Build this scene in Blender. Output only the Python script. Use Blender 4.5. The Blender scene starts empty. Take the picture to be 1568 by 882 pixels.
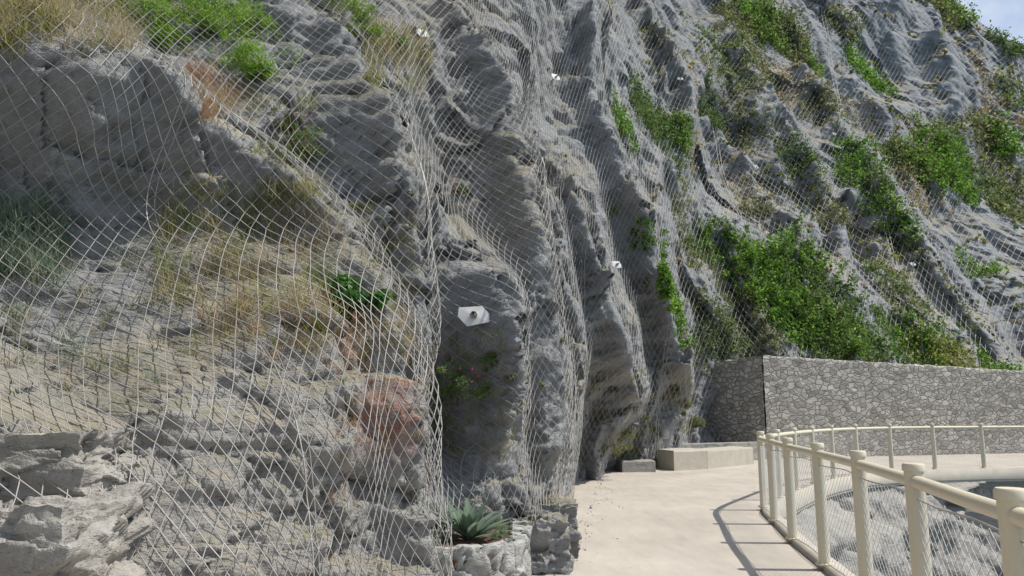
import bpy, math, numpy as np
from mathutils import Vector
from mathutils.bvhtree import BVHTree
rng=np.random.default_rng(7)
sc=bpy.context.scene
# ---------------------------------------------------------------- camera maths
F=1162.0; PITCH=math.atan(189/F); CAMZ=1.5
cp,sp=math.cos(PITCH),math.sin(PITCH)
def ray(px,py):
    u=(px-784)/F; v=(441-py)/F
    return np.array([u,cp-v*sp,sp+v*cp])
def W(px,py,Y):
    d=ray(px,py); return np.array([0,0,CAMZ])+d*(Y/d[1])
AX=np.array([6.0,-1.0])
# ---------------------------------------------------------------- noise
_perm=np.random.default_rng(3).permutation(256); _perm=np.concatenate([_perm,_perm,_perm])
_g=np.random.default_rng(4).normal(size=(256,3)); _g/=np.linalg.norm(_g,axis=1)[:,None]
_r=np.random.default_rng(5).uniform(0,1,size=(256,3))
def pnoise(p):
    i=np.floor(p).astype(int); f=p-i; i&=255
    u=f*f*f*(f*(f*6-15)+10); out=0
    for a in (0,1):
        wa=u[:,0] if a else 1-u[:,0]
        for b in (0,1):
            wb=u[:,1] if b else 1-u[:,1]
            for c in (0,1):
                wc=u[:,2] if c else 1-u[:,2]
                h=_perm[_perm[_perm[(i[:,0]+a)&255]+((i[:,1]+b)&255)]+((i[:,2]+c)&255)]
                g=_g[h]; out=out+wa*wb*wc*(g[:,0]*(f[:,0]-a)+g[:,1]*(f[:,1]-b)+g[:,2]*(f[:,2]-c))
    return out
def facets(p):
    """angular broken-rock field: nearest jittered cell, each with its own tilted plane"""
    i=np.floor(p-.5).astype(int); N=len(p)
    b1=np.full(N,9.);b2=np.full(N,9.);val=np.zeros(N)
    for a in (0,1):
        for b in (0,1):
            for c in (0,1):
                k=i+np.array([a,b,c]); kk=k&255
                h=_perm[_perm[_perm[kk[:,0]]+kk[:,1]]+kk[:,2]]
                ft=k+.5+(_r[h]-.5)*.9; d=p-ft; d2=(d*d).sum(1); g=_g[h]
                v=(d*g).sum(1)*1.0+(_r[(h+31)&255,0]-.5)*.5
                new=d2<b1
                b2=np.where(new,b1,np.minimum(b2,d2)); b1=np.where(new,d2,b1); val=np.where(new,v,val)
    edge=np.clip((np.sqrt(b2)-np.sqrt(b1))/.10,0,1)
    return val,edge
# ---------------------------------------------------------------- mesh helpers
def mesh_obj(name,V,Fc,mat,smooth=False,col=None,parent=None):
    V=np.asarray(V,dtype=np.float32); Fc=np.asarray(Fc,dtype=np.int32)
    me=bpy.data.meshes.new(name); k=Fc.shape[1]
    me.vertices.add(len(V)); me.vertices.foreach_set('co',V.ravel())
    me.loops.add(Fc.size); me.loops.foreach_set('vertex_index',Fc.ravel())
    me.polygons.add(len(Fc)); me.polygons.foreach_set('loop_start',np.arange(0,Fc.size,k,dtype=np.int32))
    me.polygons.foreach_set('loop_total',np.full(len(Fc),k,dtype=np.int32))
    if smooth: me.polygons.foreach_set('use_smooth',np.ones(len(Fc),dtype=bool))
    me.update(calc_edges=True); me.validate()
    if col is not None:
        a=me.color_attributes.new('Col','FLOAT_COLOR','POINT')
        a.data.foreach_set('color',np.c_[col,np.ones(len(col))].astype(np.float32).ravel())
    me.materials.append(mat)
    o=bpy.data.objects.new(name,me); sc.collection.objects.link(o)
    if parent: o.parent=parent
    return o
def grid_faces(nu,nv):
    a=np.arange(nu-1)[:,None]*nv+np.arange(nv-1)[None,:]
    a=a.ravel(); return np.c_[a,a+nv,a+nv+1,a+1]
def tubes(P0,P1,rad,n=3):
    P0=np.asarray(P0,float);P1=np.asarray(P1,float);N=len(P0)
    rad=np.broadcast_to(rad,(N,)); d=P1-P0; d/=np.linalg.norm(d,axis=1)[:,None]+1e-9
    up=np.where(np.abs(d[:,2:3])>.9,np.array([[1.,0,0]]),np.array([[0,0,1.]]))
    a=np.cross(d,up); a/=np.linalg.norm(a,axis=1)[:,None]; b=np.cross(d,a)
    V=np.zeros((N,2*n,3))
    for k in range(n):
        t=2*math.pi*k/n; o=(a*math.cos(t)+b*math.sin(t))*rad[:,None]
        V[:,k]=P0+o; V[:,n+k]=P1+o
    base=np.arange(N)[:,None]*2*n
    Fs=[np.c_[base+k,base+(k+1)%n,base+n+(k+1)%n,base+n+k] for k in range(n)]
    return V.reshape(-1,3),np.concatenate(Fs)
def join(parts):
    V=[];Fs=[];o=0
    for v,f in parts:
        V.append(v);Fs.append(np.asarray(f)+o);o+=len(v)
    return np.concatenate(V),np.concatenate(Fs)
def sweep(pts,rad,n=12,caps=True):
    P=np.asarray(pts,float); T=np.gradient(P,axis=0); T/=np.linalg.norm(T,axis=1)[:,None]
    V=[]
    for p,t in zip(P,T):
        up=np.array([0,0,1.]) if abs(t[2])<.9 else np.array([1.,0,0])
        a=np.cross(t,up);a/=np.linalg.norm(a);b=np.cross(t,a)
        for k in range(n):
            q=2*math.pi*k/n; V.append(p+rad*(a*math.cos(q)+b*math.sin(q)))
    Fs=[]
    for i in range(len(P)-1):
        for k in range(n):
            Fs.append([i*n+k,i*n+(k+1)%n,(i+1)*n+(k+1)%n,(i+1)*n+k])
    return np.array(V),np.array(Fs)
def lathe(c,prof,n=16):
    V=[];Fs=[]
    for (r,z) in prof:
        for k in range(n):
            q=2*math.pi*k/n; V.append([c[0]+r*math.cos(q),c[1]+r*math.sin(q),c[2]+z])
    for i in range(len(prof)-1):
        for k in range(n): Fs.append([i*n+k,i*n+(k+1)%n,(i+1)*n+(k+1)%n,(i+1)*n+k])
    return np.array(V),np.array(Fs)
def resample(P,step):
    P=np.asarray(P,float)
    Q=[]
    for i in range(len(P)-1):
        p0=P[max(i-1,0)];p1=P[i];p2=P[i+1];p3=P[min(i+2,len(P)-1)]
        for t in np.linspace(0,1,12,endpoint=False):
            Q.append(.5*((2*p1)+(-p0+p2)*t+(2*p0-5*p1+4*p2-p3)*t*t+(-p0+3*p1-3*p2+p3)*t**3))
    Q.append(P[-1]);Q=np.array(Q)
    s=np.r_[0,np.cumsum(np.linalg.norm(np.diff(Q,axis=0),axis=1))]
    n=max(2,int(round(s[-1]/step))+1); t=np.linspace(0,s[-1],n)
    return np.c_[[np.interp(t,s,Q[:,k]) for k in range(Q.shape[1])]].T
# ---------------------------------------------------------------- material helpers
class MB:
    def __init__(s,name):
        s.m=bpy.data.materials.new(name); s.m.use_nodes=True; s.t=s.m.node_tree; s.n=s.t.nodes; s.l=s.t.links
        s.b=s.n['Principled BSDF']; s.b.inputs['Roughness'].default_value=.9
        s.b.inputs['Specular IOR Level'].default_value=.25
    def new(s,t,**k):
        x=s.n.new(t)
        for a,b in k.items(): setattr(x,a,b)
        return x
    def coord(s,scale=(1,1,1),rot=(0,0,0)):
        c=s.new('ShaderNodeTexCoord'); m=s.new('ShaderNodeMapping'); m.inputs['Scale'].default_value=scale
        m.inputs['Rotation'].default_value=rot
        s.l.new(c.outputs['Object'],m.inputs['Vector']); return m.outputs[0]
    def noise(s,vec,scale,detail=6,rough=.6,dist=0):
        x=s.new('ShaderNodeTexNoise'); x.inputs['Scale'].default_value=scale; x.inputs['Detail'].default_value=detail
        x.inputs['Roughness'].default_value=rough; x.inputs['Distortion'].default_value=dist
        s.l.new(vec,x.inputs['Vector']); return x.outputs['Fac']
    def vor(s,vec,scale,feature='F1',out='Distance',rnd=1):
        x=s.new('ShaderNodeTexVoronoi',feature=feature); x.inputs['Scale'].default_value=scale
        x.inputs['Randomness'].default_value=rnd
        s.l.new(vec,x.inputs['Vector']); return x.outputs[out]
    def ramp(s,fac,stops):
        r=s.new('ShaderNodeValToRGB'); e=r.color_ramp.elements
        while len(e)<len(stops): e.new(.5)
        for i,(p,c) in enumerate(stops):
            e[i].position=p; e[i].color=(c if isinstance(c,tuple) else (c,c,c))+(1,)
        s.l.new(fac,r.inputs[0]); return r.outputs[0]
    def mix(s,fac,a,b,mode='MIX'):
        x=s.new('ShaderNodeMix',data_type='RGBA',blend_type=mode)
        for sock,val in ((x.inputs[0],fac),(x.inputs[6],a),(x.inputs[7],b)):
            if isinstance(val,bpy.types.NodeSocket): s.l.new(val,sock)
            elif isinstance(val,tuple): sock.default_value=val+(1,)
            else: sock.default_value=val
        return x.outputs[2]
    def math(s,op,a,b=0):
        x=s.new('ShaderNodeMath',operation=op)
        for sock,val in ((x.inputs[0],a),(x.inputs[1],b)):
            if isinstance(val,bpy.types.NodeSocket): s.l.new(val,sock)
            else: sock.default_value=val
        return x.outputs[0]
    def color(s,c): s.l.new(c,s.b.inputs['Base Color'])
    def bump(s,h,dist,strength=1,prev=None):
        b=s.new('ShaderNodeBump'); b.inputs['Distance'].default_value=dist; b.inputs['Strength'].default_value=strength
        s.l.new(h,b.inputs['Height'])
        if prev: s.l.new(prev,b.inputs['Normal'])
        s.l.new(b.outputs[0],s.b.inputs['Normal']); return b.outputs[0]
def rock_mat(name,dark,mid,brown,light,green=True):
    m=MB(name); v=m.coord(); vs=m.coord((1,1,2.6),(.5,.25,0))
    n1=m.noise(v,.35,4,.62); n2=m.noise(vs,2.2,7,.66); n3=m.noise(v,9,5,.72)
    c=m.ramp(n2,[(.28,dark),(.44,mid),(.58,mid),(.74,light)])
    c=m.mix(m.ramp(n1,[(.50,0.),(.66,.7)]),c,m.mix(n3,brown,mid))
    c=m.mix(.5,c,m.ramp(n3,[(.25,.4),(.62,1.)]),'MULTIPLY')
    if green:
        sp_=m.new('ShaderNodeSeparateXYZ'); tc=m.new('ShaderNodeTexCoord'); m.l.new(tc.outputs['Object'],sp_.inputs[0])
        # the low near beds are a warmer, paler stone
        nr=m.new('ShaderNodeMapRange'); nr.inputs[1].default_value=5.6; nr.inputs[2].default_value=4.4; nr.inputs[3].default_value=0; nr.inputs[4].default_value=.65
        m.l.new(sp_.outputs['Y'],nr.inputs[0])
        c=m.mix(nr.outputs[0],c,m.mix(n2,(.20,.18,.155),(.48,.44,.38)))
        haze=m.new('ShaderNodeMapRange'); haze.inputs[1].default_value=10; haze.inputs[2].default_value=60; haze.inputs[3].default_value=.15; haze.inputs[4].default_value=.65  # blue-grey aerial haze painted into the rock colour, growing with distance along Y
        m.l.new(sp_.outputs['Y'],haze.inputs[0])
        c=m.mix(haze.outputs[0],c,m.mix(n2,(.15,.175,.205),(.29,.315,.34)))
        g=m.new('ShaderNodeNewGeometry'); sx=m.new('ShaderNodeSeparateXYZ'); m.l.new(g.outputs['Normal'],sx.inputs[0])
        up=m.ramp(sx.outputs['Z'],[(.40,0.),(.72,1.)])
        nn=m.ramp(n1,[(.42,0.),(.54,1.)])
        soil=m.mix(m.ramp(n2,[(.42,0.),(.58,1.)]),(.31,.265,.19),(.18,.175,.105))
        c=m.mix(m.math('MULTIPLY',m.math('MULTIPLY',up,nn),.75),c,soil)
        for (q,rad) in ((W(600,640,5.1),.38),(W(560,520,5.2),.25),(W(612,560,5.2),.22)):
            dn=m.new('ShaderNodeVectorMath',operation='DISTANCE'); m.l.new(tc.outputs['Object'],dn.inputs[0]); dn.inputs[1].default_value=tuple(q)
            mr=m.new('ShaderNodeMapRange'); mr.inputs[1].default_value=rad; mr.inputs[2].default_value=rad*.3; m.l.new(dn.outputs['Value'],mr.inputs[0])
            k=m.math('MULTIPLY',mr.outputs[0],m.ramp(n3,[(.35,.1),(.55,.9)]))
            c=m.mix(k,c,(.27,.12,.085))
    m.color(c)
    b=m.bump(n2,.11,.8); m.bump(n3,.03,.9,b)
    return m.m
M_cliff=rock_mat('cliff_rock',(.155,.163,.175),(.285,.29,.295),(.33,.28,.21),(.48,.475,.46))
M_block=rock_mat('stone_block_rock',(.19,.18,.17),(.35,.335,.31),(.33,.28,.21),(.50,.48,.44),False)
def simple(name,c,rough=.6,metal=0,var=.25,sc_=6,bump=.003):
    m=MB(name); v=m.coord(); n=m.noise(v,sc_,3,.65)
    lo=tuple(x*(1-var) for x in c); hi=tuple(min(1,x*(1+var)) for x in c)
    m.color(m.ramp(n,[(.3,lo),(.7,hi)])); m.b.inputs['Roughness'].default_value=rough
    m.b.inputs['Metallic'].default_value=metal
    if bump: m.bump(m.noise(v,sc_*6,4),bump,.6)
    return m.m
M_wire=simple('galvanised_wire',(.37,.36,.34),.5,.25,.25,.7,0)
M_cream=simple('cream_paint',(.62,.56,.43),.45,0,.05,3,.0005)
M_railnet=simple('steel_mesh_wire',(.55,.54,.52),.5,0,.1,5,0)
M_soil=simple('soil',(.10,.065,.045),.95,0,.4,20,.01)
M_plate=simple('anchor_steel',(.68,.68,.67),.5,0,.12,8,.001)
M_conc=simple('bench_concrete',(.42,.39,.33),.8,0,.1,3,.002)
M_planter=rock_mat('planter_stone',(.22,.22,.21),(.40,.40,.385),(.34,.32,.27),(.53,.52,.50),False)
def path_mat():
    m=MB('path_concrete'); v=m.coord(); n=m.noise(v,.7,6,.6); n2=m.noise(v,40,3,.7); st=m.noise(m.coord((1,.25,1)),5,5,.65)
    c=m.ramp(n,[(.3,(.40,.36,.31)),(.7,(.51,.47,.41))])
    c=m.mix(.4,c,m.ramp(st,[(.3,.65),(.65,1.)]),'MULTIPLY')
    c=m.mix(.3,c,m.ramp(n2,[(.3,.6),(.6,1.)]),'MULTIPLY')
    m.color(c); m.b.inputs['Roughness'].default_value=.85; m.bump(n2,.003,.5); return m.m
M_path=path_mat()
def wall_mat():
    m=MB('masonry'); v=m.coord((1,1,1.7))
    nx=m.new('ShaderNodeTexNoise'); nx.inputs['Scale'].default_value=1.5; m.l.new(v,nx.inputs['Vector'])
    ad=m.new('ShaderNodeMixRGB'); ad.blend_type='ADD'; ad.inputs[0].default_value=.35; m.l.new(v,ad.inputs[1]); m.l.new(nx.outputs['Color'],ad.inputs[2])
    vv=ad.outputs[0]
    e=m.vor(vv,4.0,'DISTANCE_TO_EDGE'); mort=m.ramp(e,[(.0,0.),(.12,1.)])
    colr=m.vor(vv,4.0,'F1','Color'); bw=m.new('ShaderNodeRGBToBW'); m.l.new(colr,bw.inputs[0])
    st=m.ramp(bw.outputs[0],[(.15,(.30,.285,.26)),(.5,(.42,.40,.365)),(.85,(.54,.515,.47))])
    n=m.noise(v,9,6,.75); st=m.mix(.55,st,m.ramp(n,[(.3,.4),(.62,1.1)]),'MULTIPLY')
    lg=m.noise(v,.8,5,.6); st=m.mix(.4,st,m.ramp(lg,[(.3,.5),(.7,1.)]),'MULTIPLY')
    m.color(m.mix(mort,(.31,.295,.26),st)); b=m.bump(mort,.04,1.); m.bump(n,.02,.9,b); return m.m
M_wall=wall_mat()
def leaf_mat(name):
    m=MB(name); a=m.new('ShaderNodeAttribute',attribute_name='Col')
    tr=m.new('ShaderNodeBsdfTranslucent'); df=m.new('ShaderNodeBsdfDiffuse'); m.l.new(a.outputs['Color'],df.inputs['Color'])
    hs=m.new('ShaderNodeHueSaturation'); hs.inputs['Value'].default_value=1.4; m.l.new(a.outputs['Color'],hs.inputs['Color'])
    m.l.new(hs.outputs[0],tr.inputs['Color'])
    mx=m.new('ShaderNodeMixShader'); mx.inputs[0].default_value=.4
    m.l.new(df.outputs[0],mx.inputs[1]); m.l.new(tr.outputs[0],mx.inputs[2])
    m.l.new(mx.outputs[0],m.n['Material Output'].inputs['Surface']); return m.m
M_leaf=leaf_mat('foliage')
# ---------------------------------------------------------------- cliff surface r(theta,z)
CT=[
# near left buttress
(-150,882,3.3),(-150,600,3.9),(-150,300,5.2),(-150,0,5.5),
(0,882,3.6),(0,760,3.6),(0,700,3.8),(160,760,3.7),(180,860,3.75),(0,640,4.1),(160,660,4.15),
(0,560,4.5),(0,520,4.7),(0,400,5.2),(0,330,5.35),(0,200,5.25),(0,100,5.1),(0,0,5.3),(60,0,5.4),
(215,880,3.9),(300,880,4.0),(450,880,4.3),(560,880,4.8),
(215,700,4.05),(300,700,4.1),(450,720,4.35),(560,720,4.75),
(200,600,4.45),(300,625,4.2),(300,560,4.6),(450,630,4.4),(450,560,4.7),(550,640,4.7),(550,560,4.85),
(150,520,4.8),(300,500,4.85),(450,500,4.85),(540,500,5.0),
(150,400,5.3),(300,400,5.4),(450,400,5.4),
(150,340,5.6),(300,330,5.75),(450,325,5.75),
(150,200,5.25),(300,230,5.6),(200,270,5.6),
(150,110,5.05),(290,110,6.6),(370,130,7.2),(250,40,7.0),(380,30,7.8),(130,10,6.2),
# second buttress
(450,100,7.6),(520,120,7.4),(480,230,7.3),(590,330,6.9),(600,430,6.75),
(500,0,8.2),(450,0,7.9),
# slab with anchor plate
(675,380,8.0),(730,390,7.9),(710,500,7.7),(690,440,7.9),(710,620,7.7),(690,670,7.4),(750,560,7.5),(825,770,7.5),(710,740,7.4),(700,850,7.4),(790,860,7.5),(836,870,7.35),
# third
(560,0,9.0),(600,60,8.8),(620,0,10),(650,200,8.7),(700,300,9.0),(660,100,9.8),(720,200,9.9),(760,350,9.1),
(850,800,9.0),(868,730,11.5),(880,740,13.3),(920,700,16.8),
(780,60,13.4),(800,120,13.4),
# fifth slab
(840,60,17.7),(880,100,18.4),(925,330,17.9),(940,400,17.9),(860,180,17.6),(980,560,18.0),(1000,655,21.0),(940,690,19.2),(1050,650,24),(960,705,20),
# hillside
(1080,640,27),(1000,120,28),
(1170,540,26.5),(1300,550,28),(1450,565,29.5),(1568,580,30.5),(1170,660,26),(1400,660,29),(1568,670,30),
(1100,450,28),(1200,450,29.5),(1300,450,30.5),(1400,490,31.5),(1500,530,31.5),
(1060,370,28.5),(1130,340,30),(1215,350,30.5),(1235,370,32.5),(1290,390,32.5),
(1090,250,34),(1200,330,32.5),(1200,250,37),(1300,290,36.5),(1340,370,35),(1560,450,44),
(1150,130,43),(1110,80,42),(1060,20,42),(1200,40,50),(1130,0,50),(1080,160,38),(1150,180,39),
(1300,120,54),(1380,160,55),(1450,270,53),(1420,330,49),(1500,350,50),(1568,330,55),
(1300,10,62),(1380,0,64),(1390,120,62),(1568,200,64),(1568,110,70),(1500,60,70),
(1440,-20,78),(1500,20,79),(1568,60,80),(1750,560,32),(1750,300,58),(1750,120,82),
# beyond the frame top and behind the camera
(0,-250,6.8),(300,-250,9.5),(550,-250,12.5),(750,-250,16),(900,-250,25),(1000,-200,45),(1200,-200,68)
]
# rib crests: (polyline px,py,depth), drop behind the crest, recession of the near face
CRESTS=[
([(225,95,5.3),(330,170,5.45),(420,232,5.65),(525,325,5.75),(570,400,5.55),(612,490,5.3),(630,600,5.12),(634,720,5.05),(640,860,5.15)],1.3,.006),
([(520,10,7.9),(575,100,7.4),(612,180,7.0),(636,290,6.9),(648,420,6.75),(654,560,6.75),(650,680,6.9)],1.0,.03),
([(770,405,7.4),(784,450,7.3),(787,560,7.25),(792,680,7.2)],1.1,.035),
([(690,-20,11),(738,60,10.3),(765,140,9.9),(792,240,9.2),(822,305,8.8),(832,420,8.6),(842,560,8.5),(852,700,8.4)],2.8,.035),
([(800,195,13.4),(868,268,13.7),(902,370,13.7),(938,470,14.2),(958,545,14.7),(985,610,16.2)],2.3,.03),
([(905,0,19.5),(916,100,18.8),(920,180,17.9),(957,260,17.8),(990,335,17.8),(1008,430,18.2),(1032,520,18.9),(1062,590,20.6)],5.5,.03),
([(980,-20,30),(1030,60,29.5),(1058,120,29),(1060,185,28.5)],7,.04),
([(1230,100,45),(1290,180,43),(1345,250,40.5),(1375,310,37.5),(1410,360,36.5),(1450,430,35),(1500,490,34),(1555,560,33.5)],9,.03),
([(1440,50,64),(1470,120,60),(1484,185,57)],7,.04),
([(1090,180,36),(1130,230,35),(1165,280,33),(1215,345,30.5)],3,.03),
([(1100,20,44),(1150,90,42),(1200,170,39),(1250,250,36.5),(1290,340,34),(1300,400,32.5)],3.5,.03),
]
for poly,drop,wd in CRESTS:
    q=np.array(poly,float); s=np.r_[0,np.cumsum(np.hypot(*np.diff(q[:,:2],axis=0).T))]
    for t in np.linspace(0,s[-1],int(s[-1]/17)+1):
        px,py,Y=[np.interp(t,s,q[:,k]) for k in range(3)]
        wv=5*math.sin(t*.04)+3*math.sin(t*.09+1)
        px+=wv*.6
        CT.append((px,py,Y)); CT.append((px+8,py,Y+drop*.85))
        if int(t/17)%2==0: CT.append((px-30,py+4,Y*(1+wd))); CT.append((px+22,py,Y+drop))
CT=np.array(CT,float)
P=np.array([W(*c) for c in CT])
P=np.concatenate([P,[(-2.6,1,0),(-3.0,1,2.5),(-4,1,6),(-3,-2.5,0),(-3.6,-2.5,2.5),(-4.6,-2.5,6)]])
def th_of(x,y): return np.arctan2(y-AX[1],x-AX[0])%(2*math.pi)
cth=th_of(P[:,0],P[:,1]); cr=np.hypot(P[:,0]-AX[0],P[:,1]-AX[1])
D2R=math.pi/180
def rtyp(t): return np.interp(t,np.array([40,60,75,90,103,110,119,128,136,147,160,200])*D2R,[62,55,40,28,19.5,15,11.5,10.8,9.8,11,9.5,9])
def Dcam(t): return np.interp(t,np.array([40,50,60,70,80,92,102,110,119,128,136,150,187,220])*D2R,[80,75,64,44,35,27,19,13.5,9.5,7.7,5.8,4.8,4.5,5])
def coordw(t,z): return np.stack([12*t,z*12/rtyp(t)],-1)
X=coordw(cth,P[:,2]); y=cr/rtyp(cth)
def kern(d2): return -np.sqrt(d2+.03**2)
K=kern(((X[:,None]-X[None])**2).sum(-1)); n=len(X)
A=np.zeros((n+3,n+3)); A[:n,:n]=K+np.eye(n)*.014; A[:n,n]=1;A[:n,n+1:]=X;A[n,:n]=1;A[n+1:,:n]=X.T
sol=np.linalg.solve(A,np.r_[y,0,0,0])
def base_r(t,z):
    t=t.ravel();z=z.ravel(); Q=coordw(t,z); out=np.empty(len(t))
    for i in range(0,len(t),20000):
        q=Q[i:i+20000]; d2=(q[:,0:1]-X[:,0])**2+(q[:,1:2]-X[:,1])**2
        out[i:i+20000]=kern(d2)@sol[:n]+sol[n]+q@sol[n+1:]
    return out*rtyp(t)
def ztop(t): return np.interp(t,np.array([40,57.4,59.9,62.2,70,90,112,130,200])*D2R,[28,40,43.5,47,52,50,34,22,14])
def pos(t,z,r): return np.c_[AX[0]+np.cos(t)*r,AX[1]+np.sin(t)*r,z]
ca,sa=math.cos(.35),math.sin(.35)
def low_noise(t,z,r):
    p=pos(t,z,r); D=Dcam(t); out=0
    q=np.c_[p[:,0],p[:,1]*ca-p[:,2]*sa,(p[:,1]*sa+p[:,2]*ca)*.33]
    for i,l in enumerate([7,3.5,1.8,.9]):
        w=np.clip((.22*D/l)-.35,0,1)*np.clip(l/(.02*D),0,1)
        nn=pnoise(q/l+i*17.3); out=out+w*l*.30*(np.abs(nn)*1.6-.25)
    q2=q*np.array([1,1,2.2])
    for i,l in enumerate([8,5,2.4,1.1]):
        w=np.clip((.2*D/l)-.25,0,1)*np.clip(l/(.02*D),0,1)
        v_,e_=facets(q2/l+3.7*i+40); out=out+w*l*.15*v_
    return out
def strata(p,l,sd):
    w=(p[:,2]*.94+p[:,0]*.18+p[:,1]*.06)/l+.9*pnoise(p*.35/l**.5+sd)+.3*pnoise(p*1.4/l**.5+sd)
    f=w-np.floor(w); step=np.where(f<.8,f/.8,(1-f)/.2)
    k=np.floor(w)+sd; hgt=np.sin(k*12.9898)*43758.5; hgt=hgt-np.floor(hgt)
    return step*(.3+.7*hgt)
def high_noise(t,z,r):
    p=pos(t,z,r); D=Dcam(t); out=0
    q=np.c_[p[:,0],p[:,1]*ca-p[:,2]*sa,(p[:,1]*sa+p[:,2]*ca)*1.5]
    q=q+.12*np.c_[pnoise(p*1.3),pnoise(p*1.3+9),pnoise(p*1.3+21)]
    for i,l in enumerate([.8,.35,.16,.08]):
        w=np.clip((.16*D/l)-.1,0,1)*np.clip(l/(.006*D)-.5,0,1)
        nn=pnoise(q/l+5+i*11.7); out=out+w*l*.15*np.abs(nn)
    for i,l in enumerate([1.0,.45,.2]):
        w=np.clip((.16*D/l)-.1,0,1)*np.clip(l/(.012*D)-.5,0,1)
        v_,e_=facets(q/l+9.1*i); out=out+w*l*(.16*(v_+.5)+.07*(1-e_))
    mask=np.clip(pnoise(p*.3+5)*3+.3,0,1)*np.where(D>7,.25,1)
    for i,l in enumerate([1.2,.5,.2]):
        w=np.clip((.16*D/l)-.2,0,1)*np.clip(l/(.02*D)-.5,0,1)
        out=out+w*mask*l*.18*strata(p,l,i*3.3)
    return out
def theta_cols(fn,t0=203,t1=44):
    tt=np.linspace(t0,t1,4000)*D2R; dens=1/fn(tt)
    s=np.r_[0,np.cumsum((dens[1:]+dens[:-1])/2*(tt[0]-tt[1]))]
    n=int(s[-1]); return np.interp(np.arange(n),s,tt)
tc=theta_cols(lambda t:.0034*Dcam(t)/rtyp(t)*np.where(t>155*D2R,4,1)); NV=660
tv=np.linspace(0,1,NV)
T=np.repeat(tc,NV); Z=-1.2+(ztop(T)+1.2)*np.tile(tv**1.6,len(tc))
R0=base_r(T,Z); RL=R0+low_noise(T,Z,R0); R=RL+high_noise(T,Z,R0)
V=pos(T,Z,R)
top=V.reshape(len(tc),NV,3)[:,-1].copy()
back=top.copy(); dirv=np.c_[np.cos(tc),np.sin(tc)]; back[:,:2]+=dirv*60; back[:,2]-=10
Vg=np.concatenate([V.reshape(len(tc),NV,3),back[:,None]],1)
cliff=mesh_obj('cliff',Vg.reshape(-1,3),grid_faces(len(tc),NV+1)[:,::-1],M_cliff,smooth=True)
print('cliff',Vg.shape)
sub=Vg[::3,:NV:3]; bf=grid_faces(sub.shape[0],sub.shape[1])
bvh=BVHTree.FromPolygons([tuple(v) for v in sub.reshape(-1,3).tolist()],bf.tolist())
SV=Vg[::2,:NV:2].reshape(-1,3)
def hit(px,py):
    d=Vector(ray(px,py)).normalized(); h=bvh.ray_cast(Vector((0,0,CAMZ)),d)
    if h[0] is None: return None
    nrm=np.array(h[1])
    if nrm@np.array(d)>0: nrm=-nrm
    return np.array(h[0]),nrm,h[3]
# ---------------------------------------------------------------- draped netting
cell=lambda t: np.maximum(.088,.0082*Dcam(t))
nc=theta_cols(lambda t: .5*cell(t)/rtyp(t),175,46)
NR=420
I=np.arange(len(nc)); J=np.arange(NR)
TT=np.repeat(nc,NR); JJ=np.tile(J,len(nc)); II=np.repeat(I,NR)
ZZ=.12+JJ*cell(TT)*.8
ZZ=ZZ+.12*Dcam(TT)/10*pnoise(np.c_[II*.03,JJ*.02,II*0])
rb=base_r(TT,ZZ); rn=rb+low_noise(TT,ZZ,rb)
rg=rn.reshape(len(nc),NR)
for it in range(5):   # the net is taut: it bridges small hollows and rests on the proud rock
    av=rg.copy(); av[2:-2,2:-2]=(rg[:-4,2:-2]+rg[4:,2:-2]+rg[2:-2,:-4]+rg[2:-2,4:])/4
    lim=.004*Dcam(TT).reshape(rg.shape)
    rg=np.where(av<rg,np.maximum(av,rg-lim),rg*.8+av*.2)
D=Dcam(TT)
fold=.018*pnoise(np.c_[II*.35,JJ*.05,II*0+3.])+.012*pnoise(np.c_[II*.9,JJ*.4,II*0+8.])
rn=rg.ravel()-.015+fold
NP=pos(TT,ZZ,rn).reshape(len(nc),NR,3)
Dg=D.reshape(len(nc),NR)
ok=((ZZ<ztop(TT)-.3)&(ZZ<2.5+.95*D)).reshape(len(nc),NR)
par=((II+JJ)%2==0).reshape(len(nc),NR)
segs0=[];segs1=[];rad=[]
for dj in (1,-1):
    a=NP[:-1,1:-1]; b=NP[1:,1+dj:NR-1+dj]
    mk=par[:-1,1:-1]&ok[:-1,1:-1]&ok[1:,1+dj:NR-1+dj]
    ln=np.linalg.norm(a-b,axis=-1); mk&=ln<.07*Dg[:-1,1:-1]
    segs0.append(a[mk]);segs1.append(b[mk]);rad.append(np.maximum(.0033,.00021*Dg[:-1,1:-1][mk]))
# lap seams between the hanging panels: doubled wire plus a lacing rope
for i in range(22,len(nc)-2,52):
    for di,rr in ((0,.0055),(1,.0035)):
        a=NP[i+di,1:-2]; b=NP[i+di,2:-1]; mk=ok[i,1:-2]&ok[i,2:-1]&(np.linalg.norm(a-b,axis=-1)<.07*Dg[i,1:-2])
        segs0.append(a[mk]);segs1.append(b[mk]);rad.append(np.maximum(rr,.0004*Dg[i,1:-2][mk]))
s0=np.concatenate(segs0);s1=np.concatenate(segs1);rd=np.concatenate(rad)
v,f=tubes(s0,s1,rd); mesh_obj('rockfall_netting',v,f,M_wire); print('net segs',len(s0))
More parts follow.
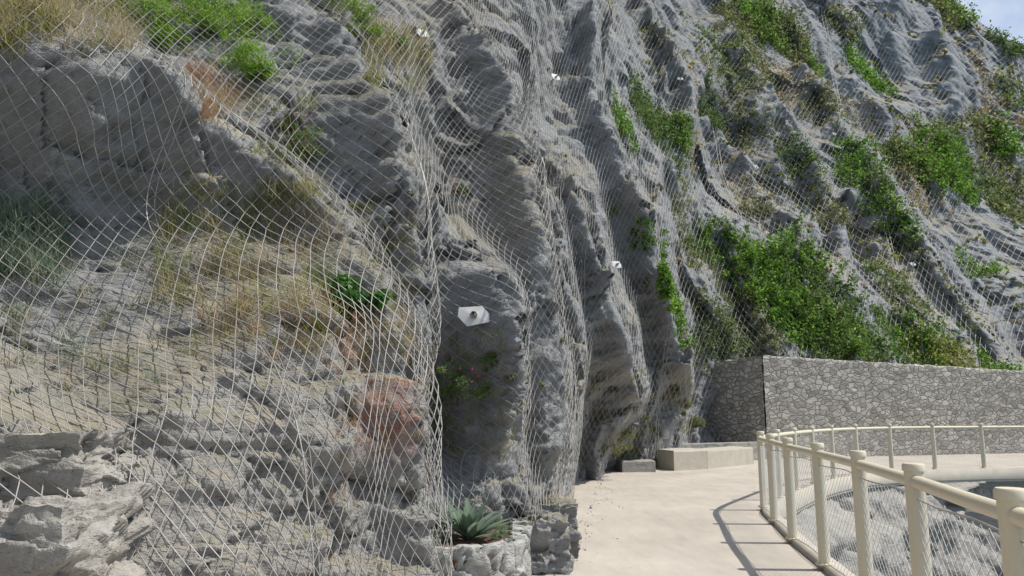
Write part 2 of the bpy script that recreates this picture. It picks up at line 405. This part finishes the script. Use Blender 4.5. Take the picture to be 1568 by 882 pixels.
# ---------------------------------------------------------------- anchor plates
def anchor(px,py,s):
    h=hit(px,py)
    if not h: return
    p,nr,dist=h; nr=Vector(nr)*.3+Vector((.25,-.95,.15))*.7; nr.normalize()
    p=Vector(p)+nr*(.13+.006*dist); q=nr.to_track_quat('Z','Y').to_matrix()
    r=s*.85; pts=[(1.05*r,-.45*r),(1.05*r,.15*r),(.55*r,.7*r),(-1.05*r,.6*r),(-1.1*r,-.05*r),(-.45*r,-.75*r)]
    V=[];Fs=[]
    for z in (0,.1*r):
        for a,b in pts: V.append(p+q@Vector((a,b,z)))
    V.append(p+q@Vector((0,0,.16*r)))
    for k in range(6):
        Fs.append((k,(k+1)%6,6+(k+1)%6,6+k)); Fs.append((6+k,6+(k+1)%6,12))
    me=bpy.data.meshes.new('anchor_plate'); me.from_pydata([tuple(x) for x in V],[],Fs); me.materials.append(M_plate)
    root=bpy.data.objects.new('anchor_plate',None); sc.collection.objects.link(root)
    o=bpy.data.objects.new('plate',me); sc.collection.objects.link(o); o.parent=root
    pv=np.array(p);nn=np.array(nr)
    v,f=tubes([pv-nn*.4],[pv+nn*.8*r],.13*r,8); mesh_obj('bolt',v,f,M_conc,parent=root)
    v,f=tubes([pv+nn*.12*r],[pv+nn*.35*r],.27*r,6); mesh_obj('nut',v,f,M_wire,parent=root)
for a in [(728,492,.17),(842,126,.14),(934,410,.14),(853,372,.11),(638,64,.10),(1040,130,.13),(1150,260,.14),(1390,410,.15),(1300,80,.18),(1270,210,.14)]: anchor(*a)
# ---------------------------------------------------------------- vegetation
def leaves(C,size,col0,col1,aspect=.5,updir=.3):
    N=len(C); a=rng.normal(size=(N,3)); a[:,2]=np.abs(a[:,2])*.6+updir; a/=np.linalg.norm(a,axis=1)[:,None]
    b=rng.normal(size=(N,3)); b-= (b*a).sum(1)[:,None]*a; b/=np.linalg.norm(b,axis=1)[:,None]
    s=(size*rng.uniform(.6,1.4,N))[:,None]
    V=np.stack([C-a*s*.5,C+b*s*aspect*.5,C+a*s*.5,C-b*s*aspect*.5],1).reshape(-1,3)
    t=rng.uniform(0,1,(N,1))**1.2; c=np.array(col0)*(1-t)+np.array(col1)*t; c=c*rng.uniform(.75,1.35,(N,1))
    Fs=np.arange(4*N).reshape(N,4); return V,Fs,np.repeat(c,4,0)
def shrub_pts(p,nr,R,N,flat=.6):
    k=max(3,int(N/120)); nr=np.asarray(nr)*.6+np.array([0,0,.5]); nr/=np.linalg.norm(nr)
    cs=rng.normal(size=(k,3))*R*.42; cs[:,2]*=flat; cs+=nr*R*.2
    rr=R*rng.uniform(.15,.45,k); idx=rng.integers(0,k,N)
    d=rng.normal(size=(N,3)); d/=np.linalg.norm(d,axis=1)[:,None]
    d=d*(rng.uniform(.25,1.15,N)**.6)[:,None]*rr[idx][:,None]; d[:,2]*=.8
    return p+cs[idx]+d
def blades(C,nr,h,w,col0,col1,lean=.5):
    N=len(C); g=rng.normal(size=(N,3))*lean; g[:,2]=1; g+=np.asarray(nr)*.4; g/=np.linalg.norm(g,axis=1)[:,None]
    side=np.cross(g,rng.normal(size=(N,3))); side/=np.linalg.norm(side,axis=1)[:,None]
    hh=(h*rng.uniform(.4,1.2,N))[:,None]; droop=rng.normal(size=(N,3))*.35; droop[:,2]=-.25
    m=C+g*hh*.55; e=C+g*hh+droop*hh*.5; ww=w*rng.uniform(.6,1.3,(N,1))
    V=np.stack([C-side*ww,C+side*ww,m+side*ww*.8,m-side*ww*.8,m-side*ww*.8,m+side*ww*.8,e+side*ww*.1,e-side*ww*.1],1).reshape(-1,3)
    t=rng.uniform(0,1,(N,1)); c=np.array(col0)*(1-t)+np.array(col1)*t; c=c*rng.uniform(.75,1.2,(N,1))
    return V,np.arange(8*N).reshape(-1,4),np.repeat(c,8,0)
class Acc:
    def __init__(s): s.V=[];s.F=[];s.C=[];s.o=0
    def add(s,v,f,c): s.V.append(v);s.F.append(f+s.o);s.C.append(c);s.o+=len(v)
    def build(s,name):
        if s.V: return mesh_obj(name,np.concatenate(s.V),np.concatenate(s.F),M_leaf,col=np.concatenate(s.C))
G_BR=((.08,.175,.03),(.20,.33,.06)); G_OL=((.12,.145,.06),(.24,.245,.12)); G_DRY=((.30,.25,.15),(.46,.39,.25)); G_YG=((.19,.22,.06),(.38,.37,.12)); G_BL=((.15,.21,.16),(.32,.38,.28)); G_MD=((.08,.14,.045),(.19,.25,.09))
def shrub(name,items,pal,N=900,ls=.012,aspect=.5,lift=0.):
    for (px,py,rp) in items:
        h=hit(px,py)
        if not h: continue
        p,nr,d=h; R=rp/F*d*1.05; acc=Acc()
        C=shrub_pts(p+nr*R*lift,nr,R,N); acc.add(*leaves(C,max(ls*d*.5,.012),*pal,aspect=aspect)); acc.build(name)
def carpet(name,items,pals,dens=1.,h=.5,ls=.0035,thr=-.05,freq=1.,aspect=.55,grow=1.):
    """plants growing over the rock: leaf clumps rooted on the rock surface, patchy outline"""
    acc=Acc()
    for (px,py,rx) in items:
        hh=hit(px,py)
        if not hh: continue
        rx*=grow
        p,nr,d=hh; R=rx/F*d
        dv=SV-p; m=np.nonzero((dv**2).sum(1)<(R*R*2.0))[0]
        if not len(m): continue
        Nn=int(1.8*rx*rx*dens); pick=SV[rng.choice(m,Nn)]
        dd=np.linalg.norm(pick-p,axis=1)/R
        nz=pnoise(pick*freq*3/R)+.5*pnoise(pick*freq*8/R)
        k=nz>thr+np.clip(dd-.6,0,1)*.55; pick=pick[k]; nz=nz[k]
        hgt=h*R*.5*(np.clip(nz-thr,0,.6)/.6)
        o=(nr*.5+np.array([0,-.15,.6]))[None]*(hgt*rng.uniform(.15,1,len(pick)))[:,None]
        C=pick+o+rng.normal(size=pick.shape)*.0028*d
        pal=pals[rng.integers(len(pals))]
        sh=np.clip(.85+1.6*pnoise(C*6/R),.4,1.4)
        v,f,c=leaves(C,max(ls*d,.01),*pal,aspect=aspect); acc.add(v,f,c*np.repeat(sh,4)[:,None])
    acc.build(name)
BR2=[G_BR,G_BR,((.11,.22,.035),(.25,.38,.07)),G_MD]
carpet('green_creeper',[(1120,395,44),(1150,415,42),(1190,400,36),(1230,395,40),(1250,440,46),(1185,450,40),(1215,480,44),(1265,480,44),(1290,515,40),(1250,520,44),(1215,510,34),(1010,395,28),(1020,430,30),(1032,470,34),(1045,505,30),(985,365,22),(1025,450,28)],BR2,1.7,1.5,.0040,-.14)
carpet('green_bank',[(1330,540,36),(1380,545,40),(1430,548,36),(1470,555,32),(1400,520,28),(1320,520,30),(1350,500,28),(1510,565,26)],[G_MD,G_BR,G_YG],1.5,.9,.0034,-.2)
carpet('ground_cover',[(1150,530,34),(1100,440,38),(1080,470,30),(1140,490,40),(1170,510,36),(1100,500,40),(1070,530,30),(1060,380,34),(1090,360,30),(1120,540,36),(1160,450,34),(1290,470,30)],[((.16,.20,.10),(.29,.33,.18)),G_OL,G_MD],1.4,.5,.0034,-.14)
carpet('dry_scrub',[(1110,490,26),(1090,520,24),(1180,120,40),(1210,150,36),(1150,200,40),(1400,200,34),(1430,230,34),(1470,205,40),(1500,260,50),(1540,180,50),(1540,250,50),(1380,460,40),(1440,420,30),(1340,400,40),(1100,130,50),(1060,120,40),(1310,180,34),(1480,480,40),(1520,120,40),(1400,300,40),(1060,230,40),(1040,300,36),(1000,60,40),(1200,290,40),(1140,300,36),(1250,300,34)],[G_DRY,G_OL,G_DRY,G_YG,G_OL],.85,.3,.0032,-.06)
carpet('hill_shrubs',[(985,180,36),(955,195,28),(1020,195,30),(1050,212,24),(1325,120,26),(1165,48,36),(1210,80,34),(1240,105,20),(1185,60,32),(1130,40,26),(1365,235,20),(1395,250,24),(1450,250,32),(1460,280,26),(1380,350,18),(1390,380,16),(1330,280,24),(1350,310,18),(1370,330,16),(1520,40,18),(1490,20,22),(1450,20,22),(1545,70,18),(1075,170,26),(1300,230,18),(1310,270,24),(1440,20,24),(1540,215,24),(1500,200,20),(1290,40,22),(1420,260,26),(1160,330,18),(1230,250,16),(1500,420,20),(1540,330,22)],[G_BR,G_MD,G_BR,G_OL],1.7,1.3,.0034,-.24,grow=1.2)
carpet('olive_scrub',[(1050,370,28),(1100,520,34),(1130,130,34),(1420,500,40),(1350,420,26),(1410,260,36),(1500,290,34),(1100,90,40),(1150,80,34),(1440,210,26),(1030,230,30),(1560,150,30),(1380,440,30),(1560,300,34),(1250,180,26),(1270,150,24),(1230,230,30),(1120,210,34),(1290,340,30)],[G_OL,G_MD],1.1,.6,.0032,-.15,grow=1.3)
shrub('leafy_shrub',[(215,30,50),(290,20,55),(340,60,50),(380,100,42),(250,75,30),(390,50,34),(400,120,22)],((.12,.22,.035),(.28,.42,.07)),4200,.0055,.4,lift=.2)
shrub('leafy_shrub',[(520,20,28),(545,40,28),(570,60,26),(600,70,22),(500,0,24)],((.12,.20,.04),(.26,.35,.08)),2200,.0055,.4,lift=.3)
shrub('fig_plant',[(512,468,30),(545,448,30),(572,468,28),(545,488,32)],((.04,.12,.035),(.12,.25,.06)),520,.020,.8,lift=.6)
shrub('valerian_plant',[(440,215,30),(470,240,26),(430,240,18),(680,310,22),(700,300,16),(715,580,36),(740,600,30),(700,600,24),(760,560,18)],((.10,.16,.055),(.23,.29,.11)),1000,.006,lift=.3)
shrub('path_edge_shrub',[(930,680,22),(950,660,18),(1030,600,20),(1040,620,18),(1060,650,18),(1000,660,14),(960,690,14),(980,640,10)],G_OL,900,.006,.35,lift=.2)
shrub('cliff_herb',[(560,320,18),(905,350,12),(940,325,14),(860,240,10),(830,590,8),(860,520,8),(650,540,10)],G_YG,350,.007,.3)
acc=Acc()
def tuft(px,py,rp,hp,N,pal,w=.0020):
    h=hit(px,py)
    if not h: return
    p,nr,d=h; R=rp/F*d; C=p+rng.normal(size=(N,3))*R*.45
    acc.add(*blades(C,nr,hp/F*d,w*d/5,*pal))
RUST=((.38,.21,.12),(.5,.32,.18))
for _ in range(80):
    tuft(rng.uniform(240,520),rng.uniform(290,510),22,34,50,[G_YG,G_DRY,G_DRY,((.18,.26,.06),(.32,.4,.11)),G_DRY][rng.integers(5)])
for _ in range(50):
    tuft(rng.uniform(-10,85),rng.uniform(320,430),22,34,90,G_BL)
for _ in range(40):
    tuft(rng.uniform(0,250),rng.uniform(380,600),20,26,36,[G_DRY,G_OL,G_BL,G_DRY][rng.integers(4)])
for _ in range(60):
    tuft(rng.uniform(280,620),rng.uniform(460,560),22,28,40,[G_DRY,RUST,G_YG][rng.integers(3)])
for _ in range(60):
    tuft(rng.uniform(10,210),rng.uniform(-10,80),22,34,60,[G_DRY,G_YG,G_DRY][rng.integers(3)])
for _ in range(20):
    tuft(rng.uniform(290,370),rng.uniform(120,190),16,32,60,[G_DRY,RUST][rng.integers(2)])
for _ in range(35):
    tuft(rng.uniform(390,480),rng.uniform(160,330),16,26,40,[G_OL,G_YG][rng.integers(2)])
for _ in range(50):
    tuft(rng.uniform(560,650),rng.uniform(50,140),16,22,50,[G_DRY,G_YG][rng.integers(2)],.0025)
for _ in range(110):
    tuft(rng.uniform(640,800),rng.uniform(520,700),12,20,24,[G_DRY,G_OL,G_YG][rng.integers(3)],.0016)
for _ in range(90):
    tuft(rng.uniform(550,640),rng.uniform(280,480),10,18,25,[G_DRY,G_OL][rng.integers(2)],.0016)
for _ in range(80):
    tuft(rng.uniform(860,1060),rng.uniform(560,710),9,14,24,[G_DRY,G_OL,G_YG][rng.integers(3)],.0016)
for _ in range(90):
    tuft(rng.uniform(500,650),rng.uniform(520,780),10,18,16,[G_DRY,RUST][rng.integers(2)],.0014)
acc.build('grass_tufts')
acc=Acc()
for _ in range(1800):
    px,py=rng.uniform(920,1568),rng.uniform(0,570)
    h=hit(px,py)
    if not h or h[2]<21 or h[1][2]<.25: continue
    if pnoise(np.array([[px*.012,py*.02,.3]]))[0]<-.08: continue
    p,nr,d=h; pal=[G_OL,G_DRY,G_OL,G_YG,G_DRY,G_MD][rng.integers(6)]
    R=rng.uniform(3,9)/F*d; C=shrub_pts(p,nr,R,60); acc.add(*leaves(C,.0036*d,*pal,aspect=.35,updir=.8))
acc.build('hillside_scrub')
acc=Acc()
for (px,py,rp) in [(465,190,20),(680,300,22),(700,560,20),(750,590,22),(345,20,20),(280,30,18)]:
    h=hit(px,py)
    if h:
        p,nr,d=h; C=p+nr*.12+rng.normal(size=(30,3))*rp/F*d*.6
        acc.add(*leaves(C,.022,*(((.35,.06,.2),(.5,.12,.3)) if px>400 else ((.6,.45,.03),(.7,.5,.05))),aspect=.9))
acc.build('wild_flowers')
# ---------------------------------------------------------------- path
railP=np.array([(1.35,-1.5),(1.55,.1),(1.78,1.6),(2.0,3.1),(2.38,4.6),(2.72,6.1),(2.98,7.5),(3.22,9),(3.50,10.4),(3.85,12),(4.7,13.6),(5.8,15.4),(7.1,17.2),(8.6,18.7),(10.5,19.7),(13,20.3),(16,20.6),(20,21.3),(26,23)],float)
rail=resample(railP,.2)
def offset2(Pl,d):
    T=np.gradient(Pl,axis=0);T/=np.linalg.norm(T,axis=1)[:,None]; return Pl+np.c_[T[:,1],-T[:,0]]*d
redge=offset2(rail,.14)
ledge=resample(np.array([(-2.5,-2),(-2.3,2),(-1.3,5),(-.2,6.5),(.2,9),(.8,13),(1.2,17),(1.8,20),(3.5,25.5),(8,27.5),(14,29.5),(20,31),(30,35)],float),.2)
def at(Pl,n):
    s=np.r_[0,np.cumsum(np.linalg.norm(np.diff(Pl,axis=0),axis=1))];t=np.linspace(0,s[-1],n)
    return np.c_[np.interp(t,s,Pl[:,0]),np.interp(t,s,Pl[:,1])]
n_=160;a=at(ledge,n_);b=at(redge,n_)
Vp=[]
for i in range(n_):
    for t in np.linspace(0,1,8): Vp.append([*(a[i]*(1-t)+b[i]*t),0])
    Vp.append([*b[i],-.28])
Vp=np.array(Vp); mesh_obj('path',Vp,grid_faces(n_,9),M_path)
k0=offset2(rail,-.02);k1=offset2(rail,.16)
Vk=[]
for p,q in zip(k0,k1): Vk+= [[*p,.0],[*p,.05],[*q,.05],[*q,-.22]]
mesh_obj('deck_edge',np.array(Vk),grid_faces(len(rail),4),M_conc)
# grit and small stones scattered at the foot of the cliff
acc_v=[];acc_f=[];o_=0
oct_v=np.array([[1,0,0],[-1,0,0],[0,1,0],[0,-1,0],[0,0,1],[0,0,-1]],float)
tri=np.array([[0,2,4],[2,1,4],[1,3,4],[3,0,4],[2,0,5],[1,2,5],[3,1,5],[0,3,5]])
for _ in range(170):
    t=rng.uniform(0,1); x=np.interp(t,[0,.35,.6,1],[.36,.95,1.5,2.3])+abs(rng.normal())**1.5*.16-.12; yy=np.interp(t,[0,.35,.6,1],[6.9,10.2,13.4,19.5])
    s_=rng.uniform(.004,.013)*(1 if rng.uniform()<.93 else 2.4)
    vv=oct_v*s_*rng.uniform(.6,1.4,(6,3))+np.array([x,yy,s_*.4]); acc_v.append(vv);acc_f.append(tri+o_);o_+=6
mesh_obj('loose_gravel',np.concatenate(acc_v),np.concatenate(acc_f),M_block)
# ---------------------------------------------------------------- sea cliff below the deck
e=at(offset2(rail,.02),420); NVd=120
Tn=np.gradient(e,axis=0);Tn/=np.linalg.norm(Tn,axis=1)[:,None]; nrm=np.c_[Tn[:,1],-Tn[:,0]]
kk=np.ones(61)/61; nrm=np.c_[np.convolve(np.pad(nrm[:,0],30,'edge'),kk,'valid'),np.convolve(np.pad(nrm[:,1],30,'edge'),kk,'valid')]
zz=-.2-19*np.linspace(0,1,NVd)**1.5
Pg=np.zeros((len(e),NVd,3))
for j,z in enumerate(zz):
    o=(-z-.2)*.34; Pg[:,j,:2]=e+nrm*o; Pg[:,j,2]=z
pf=Pg.reshape(-1,3); dd=0
for i,l in enumerate([1.5,.7,.35,.17]): dd=dd+l*.3*np.abs(pnoise(pf/l+i*7+2))
for i,l in enumerate([2.5,1.1,.5]): dd=dd+l*.26*facets(pf/l+i*5)[0]
dd=dd+.2*strata(pf,.9,2)
fade=np.clip((-pf[:,2]-.2)/.6,.08,1)
pf=pf+np.c_[np.repeat(nrm,NVd,0),np.zeros(len(pf))]*((dd*1.2)*fade)[:,None]*np.array([1,1,0])
mesh_obj('sea_cliff',pf,grid_faces(len(e),NVd),M_block,smooth=True)
m=MB('sea_water'); v_=m.coord(); m.b.inputs['Base Color'].default_value=(.02,.09,.13,1); m.b.inputs['Roughness'].default_value=.12
m.bump(m.noise(v_,.6,6,.6),.4,.6)
S=3000; mesh_obj('sea',[(-S,-S,-18),(S,-S,-18),(S,S,-18),(-S,S,-18)],[(0,1,2,3)],m.m)
# ---------------------------------------------------------------- railing
root=bpy.data.objects.new('safety_railing',None); sc.collection.objects.link(root)
posts=resample(railP,.02); sl=np.r_[0,np.cumsum(np.linalg.norm(np.diff(posts,axis=0),axis=1))]
s_ref=sl[np.argmin(np.hypot(posts[:,0]-2.0,posts[:,1]-3.1))]
parts=[]
s_=s_ref-3*1.5
while s_<sl[-1]:
    if s_>0:
        c=(np.interp(s_,sl,posts[:,0]),np.interp(s_,sl,posts[:,1]),0)
        parts.append(lathe(c,[(.0,.0),(.085,.05),(.085,.065),(.054,.068),(.054,1.15),(.062,1.152),(.062,1.185),(.054,1.195),(0,1.197)]))
    s_+=1.52
v,f=join(parts); o=mesh_obj('posts',v,f,M_cream,parent=root)
for pl in o.data.polygons: pl.use_smooth=True
o.data.set_sharp_from_angle(angle=math.radians(40))
R2=resample(railP,.15); R3=np.c_[R2,np.zeros(len(R2))]
hr=R3.copy();hr[:,2]=1.09; v,f=sweep(hr,.038,14); o=mesh_obj('handrail',v,f,M_cream,smooth=True,parent=root)
for z_,r_ in ((1.0,.005),(.1,.005)):
    q=R3.copy();q[:,2]=z_+(.012*np.sin(np.arange(len(q))*.6)); v,f=sweep(q,r_,6); mesh_obj('cable',v,f,M_wire,smooth=True,parent=root)
q=at(rail,int(30/.04)*1); L=len(q); nrw=24; gz=np.linspace(.1,1.0,nrw)
G=np.zeros((L,nrw,3));G[:,:,:2]=q[:,None];G[:,:,2]=gz[None]
pr=(np.add.outer(np.arange(L),np.arange(nrw))%2==0); s0=[];s1=[]
for dj in (1,-1):
    lo=max(0,-dj);hi=nrw-max(0,dj)
    mk=pr[:-1,lo:hi]; s0.append(G[:-1,lo:hi][mk]); s1.append(G[1:,lo+dj:hi+dj][mk])
v,f=tubes(np.concatenate(s0),np.concatenate(s1),.0019); mesh_obj('mesh_infill',v,f,M_railnet,parent=root)
# ---------------------------------------------------------------- masonry wall
def box_wall(name,A,B,h0,h1,th,mat,parent=None,step=.08,amp=.03,zb=-.1):
    A=np.array(A,float);B=np.array(B,float);L=np.linalg.norm(B-A);T=(B-A)/L;N=np.array([T[1],-T[0]])
    nu=int(L/step)+1
    nz=int(max(h0,h1)/step)
    V=np.zeros((nu,nz+5,3))
    for i in range(nu):
        t=i/(nu-1);c=A+(B-A)*t;h=h0+(h1-h0)*t
        pr=[(0,zb+(h-zb)*j/nz) for j in range(nz+1)]+[(-th*.3,h+.03),(-th*.7,h+.03),(-th,h),(-th,zb)]
        for j,(o,z) in enumerate(pr): V[i,j]=[*(c+N*o),z]
    Vf=V.reshape(-1,3); d=amp*(pnoise(Vf*3)+.5*facets(Vf*np.array([3,3,5]))[0]); Vf=Vf+np.c_[np.outer(d*1.2,N),d*1.5]
    return mesh_obj(name,Vf,grid_faces(nu,nz+5),mat,smooth=False,parent=parent)
wr=bpy.data.objects.new('stone_retaining_wall',None); sc.collection.objects.link(wr)
box_wall('front',(8.25,25),(32,32.5),3.3,2.6,.6,M_wall,wr)
box_wall('side',(6.6,27.6),(8.22,25.03),3.15,3.3,.5,M_wall,wr)
# ---------------------------------------------------------------- bench, kerb blocks
def add_prism(name,pts,z0,z1,mat,parent=None,bev=.03):
    n=len(pts);P2=np.array(pts,float);c=P2.mean(0)
    V=[]
    ins=P2+(c-P2)/np.linalg.norm(c-P2,axis=1)[:,None]*bev
    for ring,z in ((P2,z0),(P2,z1-bev),(ins,z1)): V+=[[*p,z] for p in ring]
    V=np.array(V);Fs=[]
    for l in (0,1):
        for k in range(n): Fs.append([l*n+k,l*n+(k+1)%n,(l+1)*n+(k+1)%n,(l+1)*n+k])
    me=bpy.data.meshes.new(name); me.from_pydata(V.tolist(),[],Fs+[list(range(2*n,3*n))]); me.materials.append(mat)
    o=bpy.data.objects.new(name,me); sc.collection.objects.link(o); o.parent=parent; return o
br=bpy.data.objects.new('concrete_bench',None); sc.collection.objects.link(br)
add_prism('seat_block',[(4.15,19.9),(5.15,20.5),(5.0,21.6),(3.75,21.4)],0,.5,M_conc,br)
add_prism('seat_wing',[(5.17,20.55),(7.0,22.5),(6.7,23.4),(5.02,21.62)],0,.47,M_conc,br)
add_prism('kerb_block',[(2.75,19.4),(3.6,19.5),(3.6,20.1),(2.7,20.1)],0,.28,M_block)
add_prism('low_planter_wall',[(3.2,21.6),(7.9,24.3),(7.8,24.7),(3.0,22.1)],0,.55,M_block)
pl=bpy.data.objects.new('stone_planter',None); sc.collection.objects.link(pl)
pc=resample(np.array([(-.98,6.05),(-.7,5.95),(-.35,6.0),(.0,6.2),(.14,6.7),(.15,7.6)],float),.02)
ins=offset2(pc,-.16); Vp=[]
for p,q in zip(pc,ins):
    for z in np.linspace(-.02,.45,20): Vp.append([*p,z])
    for t in (.06,.2,.35,.5,.65,.8,.94): Vp.append([*(p+(q-p)*t),.475])
    Vp.append([*q,.45]);Vp.append([*q,.3])
Vp=np.array(Vp); fv,fe=facets(Vp*np.array([4.5,4.5,4.5])); dn=.015*pnoise(Vp*6)+.012*pnoise(Vp*17)+.035*fv-.03*(1-fe); Vp=Vp+np.c_[dn*1.0,-dn*1.4,dn*.9]
mesh_obj('planter_wall',Vp,grid_faces(len(pc),29),M_planter,parent=pl,smooth=True)
gx,gy=np.meshgrid(np.linspace(-1.3,.08,60),np.linspace(5.95,7.9,60),indexing='ij'); sv=np.c_[gx.ravel(),gy.ravel(),np.zeros(gx.size)]
sv[:,2]=.40+.05*pnoise(sv*4)+.03*pnoise(sv*14)
for i,pv in enumerate(sv):
    j=np.argmin(np.hypot(pc[:,0]-pv[0],pc[:,1]-pv[1])); tn=pc[min(j+1,len(pc)-1)]-pc[max(j-1,0)]
    if np.cross(np.r_[tn,0],np.r_[pv[:2]-pc[j],0])[2]<0: sv[i,2]=.1; sv[i,:2]=ins[j]
mesh_obj('planter_soil',sv,grid_faces(60,60),M_soil,parent=pl,smooth=True)
def agave(c,R,name='agave'):
    V=[];Fs=[];C=[]
    for k in range(26):
        az=k*2.4+rng.uniform(-.2,.2); el=rng.uniform(.35,1.35); L=R*rng.uniform(.75,1.1); w=R*.12
        d=np.array([math.cos(az),math.sin(az),0]);s=np.array([-d[1],d[0],0]); o=len(V)
        for t,ww in ((0,.6),(.3,1),(.6,.8),(.85,.4),(1,.03)):
            p=np.array(c)+d*L*t*math.cos(el)*(1+.2*t)+np.array([0,0,L*(t*math.sin(el)-.2*t*t)])
            V+=[p-s*w*ww,p+np.array([0,0,-w*.4*ww]),p+s*w*ww]
            C+=[(.20,.27,.20)]*3
        for i in range(4):
            for q in (0,1): Fs.append([o+3*i+q,o+3*i+q+1,o+3*i+q+4,o+3*i+q+3])
    mesh_obj(name,np.array(V),np.array(Fs),M_leaf,smooth=True,col=np.array(C)*rng.uniform(.7,1.2,(len(C),1)))
agave((-.36,6.75,.42),.42); agave((-.74,7.0,.44),.40)
for (x,y_,R_) in [(-.85,6.3,.14),(-.62,6.25,.12),(-.10,6.55,.12),(-.03,6.9,.13),(-.8,6.6,.12),(-.15,7.2,.13)]:
    acc=Acc(); C=shrub_pts(np.array([x,y_,.47]),(0,0,1),R_,700); acc.add(*leaves(C,.02,(.13,.19,.11),(.29,.36,.22),aspect=.3,updir=.9)); acc.build('herb_plant')
def rock(name,c,s,seed,mat,nn=80,st=.05):
    V=[];Fs=[];o=0
    for ax in range(3):
        for sg in (-1,1):
            u,vv=np.meshgrid(np.linspace(-1,1,nn),np.linspace(-1,1,nn),indexing='ij')
            q=np.zeros((nn*nn,3)); q[:,ax]=sg; q[:,(ax+1)%3]=u.ravel(); q[:,(ax+2)%3]=vv.ravel()
            V.append(q);ff=grid_faces(nn,nn)+o; Fs.append(ff if sg>0 else ff[:,::-1]);o+=nn*nn
    V=np.concatenate(V);rr=np.linalg.norm(V,axis=1)[:,None]; V=V*(1-.06*(rr-1)); V=V*np.array(s)/2
    d=V/np.linalg.norm(V,axis=1)[:,None]; p=V*np.array([1,1,1.8])+seed
    dn=.05*pnoise(p*1.6)+.03*pnoise(p*3.5)-.02*np.abs(pnoise(p*8))-.02*np.abs(pnoise(p*17))-.01*np.abs(pnoise(p*35))
    dn=dn+.09*facets(p*1.8)[0]+.07*facets(p*4)[0]+.025*facets(p*9)[0]-st*strata(V+seed,.3,seed)-st*.4*strata(V+seed,.1,seed)
    V=V+d*dn[:,None]+np.array(c); return mesh_obj(name,V,np.concatenate(Fs),mat,smooth=True)
rock('boulder',(-2.45,3.6,.60),(1.3,.8,1.1),3,M_block,st=.05)
rock('boulder',(-2.9,4.1,1.1),(1.7,.8,.62),9,M_block,st=.05)
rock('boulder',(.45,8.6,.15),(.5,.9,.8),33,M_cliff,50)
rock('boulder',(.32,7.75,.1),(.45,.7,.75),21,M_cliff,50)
# ---------------------------------------------------------------- light, sky, camera
el=math.radians(57); az=math.atan2(1,-.05)
sd=Vector((math.sin(az)*math.cos(el),math.cos(az)*math.cos(el),math.sin(el)))
L=bpy.data.lights.new('sun','SUN');L.energy=5;L.angle=math.radians(.5);L.color=(1,.95,.87)
lo=bpy.data.objects.new('sun',L);sc.collection.objects.link(lo);lo.rotation_euler=sd.to_track_quat('Z','Y').to_euler()
w=bpy.data.worlds.new('World');sc.world=w;w.use_nodes=True;nt=w.node_tree
sky=nt.nodes.new('ShaderNodeTexSky');sky.sky_type='NISHITA';sky.sun_disc=False;sky.sun_elevation=el;sky.sun_rotation=az
tc_=nt.nodes.new('ShaderNodeTexCoord');nz=nt.nodes.new('ShaderNodeTexNoise');nz.inputs['Scale'].default_value=5;nz.inputs['Detail'].default_value=5
nt.links.new(tc_.outputs['Generated'],nz.inputs['Vector']);rp=nt.nodes.new('ShaderNodeValToRGB');rp.color_ramp.elements[0].position=.45;rp.color_ramp.elements[1].position=.65
nt.links.new(nz.outputs['Fac'],rp.inputs[0]);mx=nt.nodes.new('ShaderNodeMixRGB');nt.links.new(rp.outputs[0],mx.inputs[0]);nt.links.new(sky.outputs[0],mx.inputs[1]);mx.inputs[2].default_value=(6,6.3,6.7,1)
bg=nt.nodes['Background'];bg.inputs['Strength'].default_value=.15;nt.links.new(mx.outputs[0],bg.inputs['Color'])
cam=bpy.data.cameras.new('camera');co=bpy.data.objects.new('camera',cam);sc.collection.objects.link(co)
co.location=(0,0,CAMZ);co.rotation_euler=(math.pi/2+PITCH,0,0);cam.sensor_width=36;cam.lens=F/1568*36;cam.clip_end=6000;cam.clip_start=.05
sc.camera=co
sc.view_settings.view_transform='Standard';sc.view_settings.look='None';sc.view_settings.exposure=0
